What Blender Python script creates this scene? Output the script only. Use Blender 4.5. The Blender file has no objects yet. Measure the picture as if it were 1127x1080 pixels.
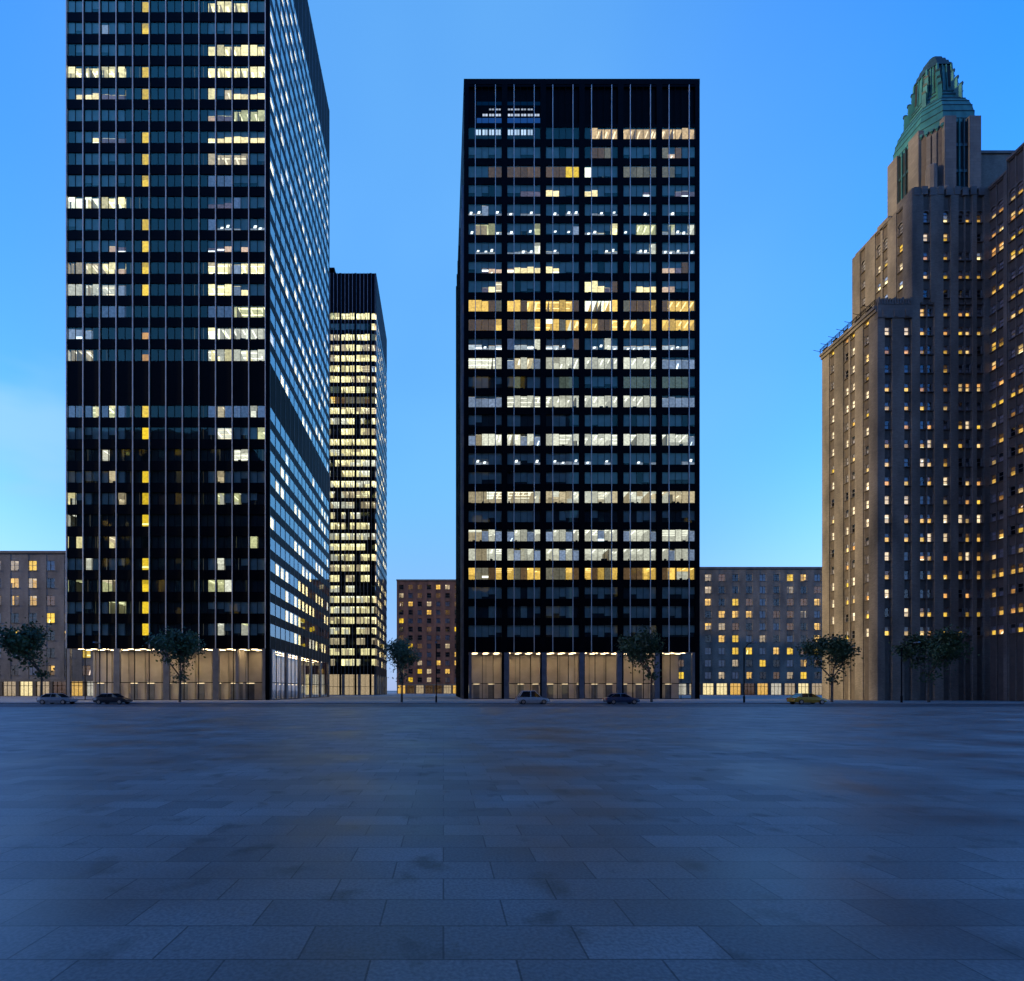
import bpy, math, random
from mathutils import Vector
R = math.radians
rnd = random.Random(11)
S = bpy.context.scene
COL = S.collection

# ------------------------------------------------------------------ camera
EYE = 1.7
cam_data = bpy.data.cameras.new("camera")
cam_data.sensor_fit = 'HORIZONTAL'; cam_data.sensor_width = 36.0
cam_data.lens = 36.0 * 561.0 / 1127.0
cam_data.shift_x = (563.5 - 488.0) / 1127.0
cam_data.shift_y = (760.0 - 540.0) / 1127.0
cam_data.clip_start = 0.1; cam_data.clip_end = 6000
cam = bpy.data.objects.new("camera", cam_data); COL.objects.link(cam)
cam.location = (0, 0, EYE); cam.rotation_euler = (R(90), 0, 0)
S.camera = cam

# ------------------------------------------------------------------ sky and light (blue hour)
SUN_EL, SUN_AZ = R(6), R(-96)          # azimuth measured from +Y towards +X: low on the left, a little behind
W = bpy.data.worlds.new("World"); S.world = W; W.use_nodes = True
nt = W.node_tree; N = nt.nodes; L = nt.links
bg = N["Background"]
sky = N.new("ShaderNodeTexSky"); sky.sky_type = 'NISHITA'; sky.sun_disc = False
sky.sun_elevation = SUN_EL; sky.sun_rotation = SUN_AZ
sky.altitude = 50; sky.air_density = 1.0; sky.dust_density = 0.3; sky.ozone_density = 3.0
hsv = N.new("ShaderNodeHueSaturation"); hsv.inputs["Saturation"].default_value = 1.24
wb = N.new("ShaderNodeMix"); wb.data_type = 'RGBA'; wb.blend_type = 'MULTIPLY'; wb.inputs[0].default_value = 1.0     # cool white balance
L.new(sky.outputs[0], wb.inputs[6]); wb.inputs[7].default_value = (1.0, .80, 1.0, 1)
L.new(wb.outputs[2], hsv.inputs["Color"])
wtc = N.new("ShaderNodeTexCoord")
def veil(prev, az, el, spread, colour, amount, scale, stretch, lo, hi):
    """thin high cloud: a patch of sky round one direction, broken up by noise"""
    d = (math.sin(R(az))*math.cos(R(el)), math.cos(R(az))*math.cos(R(el)), math.sin(R(el)))
    dt = N.new("ShaderNodeVectorMath"); dt.operation = 'DOT_PRODUCT'; L.new(wtc.outputs["Generated"], dt.inputs[0]); dt.inputs[1].default_value = d
    m1 = N.new("ShaderNodeMapRange"); m1.interpolation_type = 'SMOOTHERSTEP'; L.new(dt.outputs["Value"], m1.inputs[0])
    m1.inputs[1].default_value = math.cos(R(spread)); m1.inputs[2].default_value = 1.0
    mp = N.new("ShaderNodeMapping"); mp.inputs["Scale"].default_value = stretch; mp.inputs["Rotation"].default_value = (R(8), R(-14), 0); L.new(wtc.outputs["Generated"], mp.inputs[0])
    no = N.new("ShaderNodeTexNoise"); no.inputs["Scale"].default_value = scale; no.inputs["Detail"].default_value = 3; L.new(mp.outputs[0], no.inputs["Vector"])
    m2 = N.new("ShaderNodeMapRange"); m2.interpolation_type = 'SMOOTHSTEP'; L.new(no.outputs[0], m2.inputs[0]); m2.inputs[1].default_value = lo; m2.inputs[2].default_value = hi; m2.inputs[3].default_value = 0.0 if lo > .3 else .55; m2.inputs[4].default_value = 1.0
    mu = N.new("ShaderNodeMath"); mu.operation = 'MULTIPLY'; L.new(m1.outputs[0], mu.inputs[0]); L.new(m2.outputs[0], mu.inputs[1])
    m3 = N.new("ShaderNodeMath"); m3.operation = 'MULTIPLY'; L.new(mu.outputs[0], m3.inputs[0]); m3.inputs[1].default_value = amount
    mx = N.new("ShaderNodeMix"); mx.data_type = 'RGBA'; L.new(m3.outputs[0], mx.inputs[0]); L.new(prev, mx.inputs[6]); mx.inputs[7].default_value = (*colour, 1)
    return mx.outputs[2]
c_ = veil(hsv.outputs[0], 0, 31, 46, (.24, .68, 1.2), .90, 1.4, (1, 1, 1.3), .25, .75)
c_ = veil(c_, -41, 21.5, 9, (.46, .84, 1.25), .62, 3.2, (1, 1, 3.0), .36, .66)
sxyz = N.new("ShaderNodeSeparateXYZ"); L.new(wtc.outputs["Generated"], sxyz.inputs[0])       # pale haze low over the horizon
hz = N.new("ShaderNodeMapRange"); hz.interpolation_type = 'SMOOTHSTEP'; L.new(sxyz.outputs[2], hz.inputs[0])
hz.inputs[1].default_value = 0.0; hz.inputs[2].default_value = 0.40; hz.inputs[3].default_value = 0.85; hz.inputs[4].default_value = 0.0
hm = N.new("ShaderNodeMix"); hm.data_type = 'RGBA'; L.new(hz.outputs[0], hm.inputs[0]); L.new(c_, hm.inputs[6]); hm.inputs[7].default_value = (.34, .56, 1.04, 1)
c_ = hm.outputs[2]
L.new(c_, bg.inputs[0]); bg.inputs[1].default_value = 0.15
sun = bpy.data.lights.new("sun", 'SUN'); sun.energy = 0.85; sun.angle = R(1.0); sun.color = (1.0, 0.76, 0.40)  # warm sun added in place of city light on the hotel's left face
so = bpy.data.objects.new("sun", sun); COL.objects.link(so)
to_sun = Vector((math.sin(SUN_AZ) * math.cos(SUN_EL), math.cos(SUN_AZ) * math.cos(SUN_EL), math.sin(SUN_EL)))
so.rotation_euler = to_sun.to_track_quat('Z', 'Y').to_euler()
S.view_settings.view_transform = 'Standard'; S.view_settings.look = 'None'
EXPO = 2.5
S.view_settings.exposure = EXPO; S.view_settings.gamma = 1.0; S.view_settings.use_curve_mapping = False
S.cycles.transparent_max_bounces = 12

# ------------------------------------------------------------------ materials
def mat(name):
    m = bpy.data.materials.new(name); m.use_nodes = True
    return m, m.node_tree.nodes, m.node_tree.links

def noise(n, l, scale, detail=4, vec='Object', stretch=None):
    tc = n.new("ShaderNodeTexCoord"); t = n.new("ShaderNodeTexNoise")
    t.inputs["Scale"].default_value = scale; t.inputs["Detail"].default_value = detail
    if stretch:
        mp = n.new("ShaderNodeMapping"); mp.inputs["Scale"].default_value = stretch
        l.new(tc.outputs[vec], mp.inputs[0]); l.new(mp.outputs[0], t.inputs["Vector"])
    else:
        l.new(tc.outputs[vec], t.inputs["Vector"])
    return t

def ramp(n, l, src, c0, c1, p0=0.3, p1=0.7):
    r = n.new("ShaderNodeValToRGB"); r.color_ramp.elements[0].position = p0; r.color_ramp.elements[1].position = p1
    r.color_ramp.elements[0].color = (*c0, 1); r.color_ramp.elements[1].color = (*c1, 1)
    l.new(src, r.inputs[0]); return r

def surf(name, c0, c1, scale, rough=0.6, metal=0.0, bump=0.0, stretch=None, spec=0.5):
    m, n, l = mat(name); b = n["Principled BSDF"]
    t = noise(n, l, scale, 5, 'Object', stretch); r = ramp(n, l, t.outputs[0], c0, c1)
    l.new(r.outputs[0], b.inputs["Base Color"]); b.inputs["Roughness"].default_value = rough
    b.inputs["Metallic"].default_value = metal; b.inputs["Specular IOR Level"].default_value = spec
    if spec < .2: b.inputs["IOR"].default_value = 1.11; b.inputs["Specular IOR Level"].default_value = .5      # matt black coating
    if bump:
        bp = n.new("ShaderNodeBump"); bp.inputs["Strength"].default_value = bump; bp.inputs["Distance"].default_value = 0.05
        l.new(t.outputs[0], bp.inputs["Height"]); l.new(bp.outputs[0], b.inputs["Normal"])
    return m

def brick(name, c0, c1, mortar, bw=0.6, bh=0.2, rough=0.85, gap=0.012, grime=0.5, flat=False):
    """coursed masonry in object space, courses run along z (or x, y on the ground)"""
    m, n, l = mat(name); b = n["Principled BSDF"]
    tc = n.new("ShaderNodeTexCoord"); sp = n.new("ShaderNodeSeparateXYZ"); l.new(tc.outputs['Object'], sp.inputs[0])
    cb = n.new("ShaderNodeCombineXYZ")
    if flat:
        l.new(sp.outputs[0], cb.inputs[0]); l.new(sp.outputs[1], cb.inputs[1])
    else:
        ad = n.new("ShaderNodeMath"); l.new(sp.outputs[0], ad.inputs[0]); l.new(sp.outputs[1], ad.inputs[1])
        l.new(ad.outputs[0], cb.inputs[0]); l.new(sp.outputs[2], cb.inputs[1])
    t = n.new("ShaderNodeTexBrick"); l.new(cb.outputs[0], t.inputs["Vector"])
    t.inputs["Color1"].default_value = (*c0, 1); t.inputs["Color2"].default_value = (*c1, 1); t.inputs["Mortar"].default_value = (*mortar, 1)
    t.inputs["Scale"].default_value = 1.0; t.inputs["Brick Width"].default_value = bw; t.inputs["Row Height"].default_value = bh
    t.inputs["Mortar Size"].default_value = gap
    ns = noise(n, l, 0.35, 6, 'Object', (1, 1, 0.35) if not flat else None)
    rr = ramp(n, l, ns.outputs[0], (1 - grime,) * 3, (1.1, 1.08, 1.05), 0.3, 0.65)
    mx = n.new("ShaderNodeMix"); mx.data_type = 'RGBA'; mx.blend_type = 'MULTIPLY'; mx.inputs[0].default_value = 1
    l.new(t.outputs[0], mx.inputs[6]); l.new(rr.outputs[0], mx.inputs[7]); l.new(mx.outputs[2], b.inputs["Base Color"])
    b.inputs["Roughness"].default_value = rough
    if flat:
        gr = noise(n, l, 38, 4); g2 = ramp(n, l, gr.outputs[0], (.72, .72, .72), (1.15, 1.14, 1.12), .36, .64)      # granite grain
        st = noise(n, l, 1.7, 6); s2 = ramp(n, l, st.outputs[0], (.55, .54, .52), (1, 1, 1), .30, .42)                # stains
        for src in (g2, s2):
            mm = n.new("ShaderNodeMix"); mm.data_type = 'RGBA'; mm.blend_type = 'MULTIPLY'; mm.inputs[0].default_value = 1
            l.new(b.inputs["Base Color"].links[0].from_socket, mm.inputs[6]); l.new(src.outputs[0], mm.inputs[7]); l.new(mm.outputs[2], b.inputs["Base Color"])
        bq = n.new("ShaderNodeBump"); bq.inputs["Strength"].default_value = .12; bq.inputs["Distance"].default_value = .01; l.new(gr.outputs[0], bq.inputs["Height"]); l.new(bq.outputs[0], b.inputs["Normal"])
        r2 = ramp(n, l, ns.outputs[0], (rough - .24,) * 3, (rough,) * 3, .36, .62); l.new(r2.outputs[0], b.inputs["Roughness"])
    return m

def glass(name, base, edge, tintc, bump=0.02, coat=(.95, .97, 1)):
    m, n, l = mat(name); n.remove(n["Principled BSDF"]); out = n["Material Output"]
    lw = n.new("ShaderNodeLayerWeight"); lw.inputs[0].default_value = 0.5
    pw = n.new("ShaderNodeMath"); pw.operation = 'POWER'; l.new(lw.outputs["Facing"], pw.inputs[0]); pw.inputs[1].default_value = 2.6
    ma = n.new("ShaderNodeMath"); ma.operation = 'MULTIPLY_ADD'; l.new(pw.outputs[0], ma.inputs[0]); ma.inputs[1].default_value = edge; ma.inputs[2].default_value = base
    tr = n.new("ShaderNodeBsdfTransparent"); tr.inputs[0].default_value = (*tintc, 1)
    gl = n.new("ShaderNodeBsdfGlossy"); gl.inputs["Roughness"].default_value = 0.03
    gl.inputs[0].default_value = (*coat, 1)
    t = noise(n, l, 0.8, 2); bp = n.new("ShaderNodeBump"); bp.inputs["Strength"].default_value = bump; bp.inputs["Distance"].default_value = 0.1
    l.new(t.outputs[0], bp.inputs["Height"]); l.new(bp.outputs[0], gl.inputs["Normal"])
    mx = n.new("ShaderNodeMixShader"); l.new(ma.outputs[0], mx.inputs[0]); l.new(tr.outputs[0], mx.inputs[1]); l.new(gl.outputs[0], mx.inputs[2])
    l.new(mx.outputs[0], out.inputs[0]); return m

def lit(name, detail=0.32):
    """a lit room seen through the glass: colour and strength come from each pane's own attribute"""
    m, n, l = mat(name); n.remove(n["Principled BSDF"]); out = n["Material Output"]
    at = n.new("ShaderNodeAttribute"); at.attribute_name = "lamp"
    t = noise(n, l, 2.2, 3, 'Object', (1, 1, 1.3))
    mr = n.new("ShaderNodeMapRange"); l.new(t.outputs[0], mr.inputs[0]); mr.inputs[1].default_value = .3; mr.inputs[2].default_value = .7
    mr.inputs[3].default_value = 1 - detail; mr.inputs[4].default_value = 1 + detail
    mr.inputs[3].default_value *= 2**-EXPO; mr.inputs[4].default_value *= 2**-EXPO      # lamps keep their look at this exposure
    em = n.new("ShaderNodeEmission"); l.new(at.outputs["Color"], em.inputs[0]); l.new(mr.outputs[0], em.inputs[1])
    l.new(em.outputs[0], out.inputs[0]); return m

M = dict(
    black=surf("black_steel", (.0012, .0016, .003), (.003, .0036, .005), .6, .45, .0, spec=.12),
    spandrel=surf("spandrel_panel", (.001, .0014, .0026), (.0026, .003, .0045), .5, .4, spec=.12),
    louvre=surf("dark_louvre", (.001, .0013, .0024), (.003, .0034, .0048), .9, .5, stretch=(1, 1, 9), spec=.1),
    fin=surf("bright_mullion", (.46, .43, .39), (.60, .57, .52), .8, .45, .2),
    steel=surf("dull_steel", (.10, .11, .13), (.16, .17, .19), .8, .45, .6),
    glass=glass("tinted_glass", .04, 1.1, (.80, .92, .96), coat=(.9, 1.0, .62)),
    side_glass=glass("bright_side_glass", .12, .95, (.90, .95, .96), coat=(.85, .95, .95)),  # tower glass made more reflective on the sides to brighten their panes
    hglass=glass("sash_glass", .05, .6, (.92, .95, .97), .05),
    blind=surf("pale_blind", (.17, .20, .175), (.25, .275, .24), .7, .9),
    dark=surf("dark_room", (.004, .006, .008), (.010, .013, .016), .5, .9),
    lit=lit("lit_room"), lamp=lit("lamp_and_sky_panel", .1),
    brick=brick("tan_brick", (.150, .132, .106), (.205, .180, .145), (.115, .10, .084),   .42, .13, grime=.55),
    stone=brick("pale_limestone", (.12, .108, .094), (.15, .136, .118), (.08, .07, .062), 1.2, .55, grime=.35),
    trim=surf("spandrel_stone", (.062, .050, .040), (.092, .076, .060), 1.2, .85),
    copper=surf("green_copper", (.008, .078, .074), (.030, .160, .145), .9, .6, .15, .3, (1, 1, .35)),
    copperd=surf("dark_copper", (.004, .020, .026), (.010, .048, .052), 1.5, .6, .2),
    iron=surf("dark_iron", (.006, .006, .007), (.014, .014, .015), 3, .8, .0, spec=.15),
    curtain=surf("net_curtain", (.20, .185, .20), (.34, .32, .34), 1.5, .95),
    partition=surf("office_partition", (.20, .19, .17), (.30, .28, .25), .8, .8),
    hall=surf("hall_marble", (.30, .27, .23), (.42, .38, .33), .4, .4),
    frame=surf("sash_frame", (.15, .135, .125), (.22, .20, .19), 4, .7),
)

# ------------------------------------------------------------------ mesh helpers
class F:
    """a facade: u runs along it, n outwards, z up"""
    def __init__(s, o, u, n, w=1e6): s.o, s.u, s.n, s.w = o, u, n, w
    def p(s, u, n, z): return (s.o[0] + s.u[0]*u + s.n[0]*n, s.o[1] + s.u[1]*u + s.n[1]*n, z)
WORLD = F((0, 0), (1, 0), (0, 1))

class MB:
    def __init__(s): s.v, s.f, s.m, s.c, s.mats = [], [], [], [], []
    def mi(s, m):
        if m not in s.mats: s.mats.append(m)
        return s.mats.index(m)
    def quad(s, pts, m, c=(0, 0, 0)):
        i = len(s.v); s.v += pts; s.f.append(tuple(range(i, i + len(pts)))); s.m.append(s.mi(m)); s.c.append(c)
    def box(s, f, u0, u1, n0, n1, z0, z1, m):
        P = [f.p(u, n, z) for z in (z0, z1) for n in (n0, n1) for u in (u0, u1)]
        i = len(s.v); s.v += P; k = s.mi(m)
        for q in ((0, 1, 3, 2), (4, 6, 7, 5), (0, 4, 5, 1), (2, 3, 7, 6), (0, 2, 6, 4), (1, 5, 7, 3)):
            s.f.append(tuple(i + a for a in q)); s.m.append(k); s.c.append((0, 0, 0))
    def face(s, f, u0, u1, n, z0, z1, m, c=(0, 0, 0), skew=0, nt=None):
        nt = n if nt is None else nt
        s.quad([f.p(u0, n, z0), f.p(u1, n, z0), f.p(u1 + skew, nt, z1), f.p(u0 + skew, nt, z1)], m, c)
    def prism(s, ring0, ring1, m, cap=True, bottom=False):
        i = len(s.v); n = len(ring0); s.v += ring0 + ring1; k = s.mi(m)
        for a in range(n):
            b = (a + 1) % n; s.f.append((i + a, i + b, i + n + b, i + n + a)); s.m.append(k); s.c.append((0, 0, 0))
        if cap: s.f.append(tuple(i + n + a for a in range(n))); s.m.append(k); s.c.append((0, 0, 0))
        if bottom: s.f.append(tuple(i + a for a in reversed(range(n)))); s.m.append(k); s.c.append((0, 0, 0))
    def tube(s, a, b, r, m, sides=6):
        a, b = Vector(a), Vector(b); d = (b - a).normalized(); x = d.orthogonal().normalized(); y = d.cross(x)
        rg = lambda c: [tuple(c + x*(r*math.cos(t*2*math.pi/sides)) + y*(r*math.sin(t*2*math.pi/sides))) for t in range(sides)]
        s.prism(rg(a), rg(b), m, True, True)
    def build(s, name, parent=None, kind=None):
        me = bpy.data.meshes.new(name); me.from_pydata(s.v, [], s.f)
        for m in s.mats: me.materials.append(m)
        me.polygons.foreach_set("material_index", s.m)
        if any(c != (0, 0, 0) for c in s.c):
            a = me.color_attributes.new("lamp", 'FLOAT_COLOR', 'CORNER'); d = []
            for f, c in zip(s.f, s.c): d += [c[0], c[1], c[2], 1.0] * len(f)
            a.data.foreach_set("color", d)
        me.update()
        o = bpy.data.objects.new(name, me); COL.objects.link(o)
        if parent is not None:
            o.parent = parent; o.matrix_parent_inverse = parent.matrix_world.inverted() if False else o.matrix_parent_inverse
        if kind: o["kind"] = kind
        return o

def thing(name, label, cat, group=None):
    o = bpy.data.objects.new(name, None); COL.objects.link(o); o["label"] = label; o["category"] = cat
    if group: o["group"] = group
    return o
def structure(o): o["kind"] = 'structure'; return o

# ------------------------------------------------------------------ windows
# code: (room colour, strength, lit share of the pane from its sill, chance of a ceiling lamp streak)
CODES = {
    'W': ((1, .79, .38), 1.35, 1.0, .45), 'w': ((1, .74, .44), .55, 1.0, .25), 'P': ((1, .74, .36), 1.1, .58, .3),
    'O': ((1, .56, .11), 1.05, 1.0, .6), 'o': ((.5, .27, .13), .16, 1.0, .05), 'Y': ((1, .60, .03), .74, 1.0, .12),
    'R': ((1, .45, .12), .5, .6, 0), 'C': ((.95, .85, .66), .78, 1.0, .4), 'c': ((.55, .66, .95), .26, .85, .1),
    'G': ((.95, .86, .42), .62, .85, .3), 'u': ((.55, .42, .62), .16, .5, .3), 'p': ((1, .62, .42), .55, .5, .3),
    'g': ((.45, .55, .45), .12, 1.0, .1), 'S': ((1, .93, .7), 1.6, 1.0, .0), 't': ((.62, .52, .36), .17, 1.0, .05),
    'b': ((.30, .45, .9), .16, 1.0, .0), 's': ((1, .92, .75), 0, 0, 1.0), 'q': ((.72, .78, .95), .24, .28, .8), 'v': ((.80, .84, .92), .48, .42, .6), 'K': ((1, .62, .30), .72, .9, .95),
}
def pane(mb, f, u0, u1, z0, z1, code, deep=.32, gl='glass', gd=.10, gain=1.0):
    h = z1 - z0; w = u1 - u0
    a, b = rnd.uniform(-.006, .006), rnd.uniform(-.006, .006)
    mb.face(f, u0, u1, -gd + a, z0, z1, M[gl], nt=-gd + b)
    if code is None: return
    if code in CODES:
        c, k, fr, st = CODES[code]; k *= rnd.uniform(.75, 1.25) * 1.45 * gain
        fr = fr if fr in (0, 1) else min(.95, max(.25, fr + rnd.uniform(-.08, .08)))
        if fr: mb.face(f, u0, u1, -deep, z0, z0 + h*fr, M['lit'], tuple(x*k for x in c))
        if fr < 1: mb.face(f, u0, u1, -deep + .06, z0 + h*fr, z1, M['blind'])
        if rnd.random() < st:
            q = rnd.uniform(1.6, 2.6); cc = tuple(x*q for x in (c if code not in 'usq' else (1, .93, .78)))
            cc = tuple(min(q, x + .35*q) for x in cc)
            s0 = u0 + w*rnd.uniform(.1, .45); sw = w*rnd.uniform(.14, .3)
            if code in 'sq':
                zz = z0 + h*rnd.uniform(.12, .3); mb.face(f, s0, s0 + w*.35, -deep + .1, zz, zz + h*rnd.uniform(.13, .22), M['lamp'], cc, w*.1)
            elif rnd.random() < .6:
                mb.face(f, s0, s0 + sw, -deep + .03, z0, z0 + h*rnd.uniform(.35, .7)*max(fr, .5), M['lamp'], cc, w*.28)
            else:
                zz = z0 + h*rnd.uniform(.05, .25); mb.face(f, u0, u1, -deep + .03, zz, zz + h*rnd.uniform(.10, .2), M['lamp'], cc)
        elif fr == 1 and k > .3 and rnd.random() < .35:     # blind pulled part of the way down, its glow painted as emission
            mb.face(f, u0, u1, -deep + .05, z1 - h*rnd.uniform(.12, .45), z1, M['lit'], tuple(x*k*.55 for x in c))
    elif code == 'X':
        mb.face(f, u0, u1, -deep, z0, z1, M['black'])
    elif code == 'D':
        mb.face(f, u0, u1, -deep, z0, z1, M['dark'])
    elif code == 'N':                                        # hotel room, net curtain, no lamp
        mb.face(f, u0, u1, -deep, z0, z1, M['curtain'])
    else:                                                    # unlit room behind a lowered blind
        mb.face(f, u0, u1, -deep, z0, z1, M['dark'])
        if rnd.random() < .92:
            mb.face(f, u0, u1, -deep + .08, z1 - h*rnd.choice((1, 1, 1, .8, .6)), z1, M['blind'])

ROOMS = set('WCOwGKS')
def room(mb, f, ua, ub, z0, z1, code, gain, depth=4.6):
    """a lit office: ceiling and walls painted as glowing, rows of ceiling lamps running back from the glass, a back wall and some partitions"""
    c, k, fr, st = CODES[code]; k *= rnd.uniform(.8, 1.2)*1.45*gain; zc = z1 + .04 + rnd.uniform(0, .05)
    lo, hi = max(ua - 2.4, .13 + .43*(f.n[1] > -.5)), min(ub + 2.4, f.w - .56)
    def flat(u0, u1, n0, n1, z, m, col): mb.quad([f.p(u0, n0, z), f.p(u1, n0, z), f.p(u1, n1, z), f.p(u0, n1, z)], m, col)
    d0 = -.30; flat(lo, hi, d0, -depth, zc, M['lit'], tuple(x*k*.85 for x in c))  # emission stands for lamp light falling on ceiling and walls
    mb.face(f, lo, hi, -depth, z0 - .3, zc, M['lit'], tuple(x*k*.6 for x in c))
    for uu in (lo, hi): mb.quad([f.p(uu, d0, z0 - .3), f.p(uu, -depth, z0 - .3), f.p(uu, -depth, zc), f.p(uu, d0, zc)], M['lit'], tuple(x*k*.5 for x in c))
    lampc = tuple(min(3.2, x*k*1.5 + .55*y) for x, y in zip(c, (1, .9, .7))); along = rnd.random() < .3; off = rnd.uniform(.2, 1.1); pitch = rnd.choice((1.37, 1.64, 2.05))
    if code != 'S':
        if along:
            n = -rnd.uniform(.8, 1.2)
            while n > -depth + .3: flat(lo, hi, n, n - .22, zc - .04, M['lamp'], lampc); n -= 1.5
        else:
            u = lo + off
            while u < hi - .3:
                if rnd.random() < .88: flat(u, u + .30, -.9, -.9 - rnd.choice((1.2, 1.8, 2.8)), zc - .04, M['lamp'], lampc)
                u += pitch
    u = ua + rnd.uniform(0, 3)
    while u < ub:
        if rnd.random() < .3: mb.box(f, u, u + .12, -depth + .05, -.45, z0 - .2, zc - .06, M['partition'])
        u += rnd.uniform(1.5, 4.5)
    for _ in range(int((ub - ua)/1.6) + 1):        # plants, cabinets and screens standing near the glass
        if rnd.random() < .5:
            u = rnd.uniform(ua, ub - .3); mb.box(f, u, u + rnd.uniform(.15, .7), -.75, -.45, z0 - .3, z0 + rnd.uniform(.1, .55), M['dark'])

def strip(f, u0, u1, z0, z1, codes, bar=.07, deep=.32, mb=None, gl='glass', gd=.10, gain=1.0):
    mb = mb or MB(); n = len(codes); w = (u1 - u0) / n; i = 0
    while i < n:
        c = codes[i]
        if c in ROOMS and gd > .05:
            j = i
            while j < n and codes[j] in ROOMS and (codes[j] == c or rnd.random() < .5): j += 1
            room(mb, f, u0 + i*w, u0 + j*w, z0, z1, c, gain)
            for q in range(i, j):
                pane(mb, f, u0 + q*w, u0 + (q + 1)*w, z0, z1, None, deep, gl, gd)
                r = rnd.random(); h = z1 - z0; cc, kk = CODES[codes[q]][:2]; tone = rnd.uniform(.35, 1.0)*1.45*kk*gain
                drop = h if r < .14 else (h*rnd.uniform(.15, .6) if r < .42 else 0)
                if drop: mb.face(f, u0 + q*w + .03, u0 + (q + 1)*w - .03, -.24, z1 - drop, z1, M['lit'], tuple(x*tone for x in cc))   # blind with its backlit glow painted as emission
            i = j
        else:
            pane(mb, f, u0 + i*w, u0 + (i + 1)*w, z0, z1, c, deep, gl, gd, gain); i += 1
    for i in range(1, n): mb.box(f, u0 + i*w - bar/2, u0 + i*w + bar/2, -.14, -.03, z0, z1, M['black'])
    if gd > .05:
        for zz in (z0, z1 - .06): mb.box(f, u0, u1, -.13, -.05, zz, zz + .06, M['black'])
    return mb

def shell(parent, x0, x1, y0, y1, z0, z1, m, name='frame', gap=.6):
    b = MB(); b.box(WORLD, x0 + gap, x1 - gap, y0 + gap, y1 - gap, z0, z1, m); return b.build(name, parent)

def lobby(parent, f, u0, u1, z1, step, m, colr, gl='glass', deep=6.0):
    """glazed ground storey: columns outside, a lit hall with a stone-clad core and ceiling lamps behind clear glass"""
    g = MB(); n = max(1, round((u1 - u0) / step)); w = (u1 - u0) / n
    for i in range(n):
        a = u0 + i*w
        for j in range(3):
            g.face(f, a + .5 + j*(w - 1)/3, a + .5 + (j + 1)*(w - 1)/3, -.10, .12, z1, M['hglass'])
            if j: g.box(f, a + .5 + j*(w - 1)/3 - .05, a + .5 + j*(w - 1)/3 + .05, -.16, -.03, .12, z1, M['black'])
        g.box(f, a + .5, a + w - .5, -.15, -.04, 3.0, 3.14, M['black']); g.box(f, a + .5, a + w - .5, -.2, 0, 0, .12, M['black'])
    g.build('lobby_glazing', parent)
    if deep > 2:
        h = MB(); h.box(f, u0 + .4, u1 - .4, -deep - .4, -deep, 0, z1, M['hall'])
        for i in range(int((u1 - u0)/3.1)):
            a = u0 + 1.2 + i*3.1; h.box(f, a, a + 1.3, -deep, -deep + .06, 0, 2.9, M['steel']); h.box(f, a - .5, a - .35, -deep, -deep + .12, 0, z1, M['partition'])
            h.face(f, a, a + 1.3, -deep + .07, 3.0, 3.14, M['lamp'], (2.4, 1.8, 1.0))
        k = MB(); k.box(f, u0, u1, -deep - .5, -.5, z1 + .02, z1 + .1, M['hall'])
        for i in range(int((u1 - u0)/2.2)):
            for d in (1.6, 3.6): k.face(F(f.p(0, -d, 0)[:2], f.u, f.n), u0 + .8 + i*2.2, u0 + 1.8 + i*2.2, -.2, z1 - .02, z1 - .02, M['lamp'], (26, 18, 9.5), nt=.2)
        h.build('hall_wall', parent); k.build('hall_ceiling', parent)
    else:
        h = MB()
        for i in range(n):
            a = u0 + i*w; c = CODES.get(rnd.choice(colr), CODES['o']); h.face(f, a + .5, a + w - .5, -.5, .12, z1, M['lit'], tuple(x*c[1]*.8 for x in c[0]))
        h.build('shopfront', parent)
    for i in range(n + 1):
        c = MB(); a = u0 + i*w; c.box(f, a - .5 if i else a, a + .5 if i < n else a, -.4, .12, 0, z1, m); c.build('column', parent)

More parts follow.
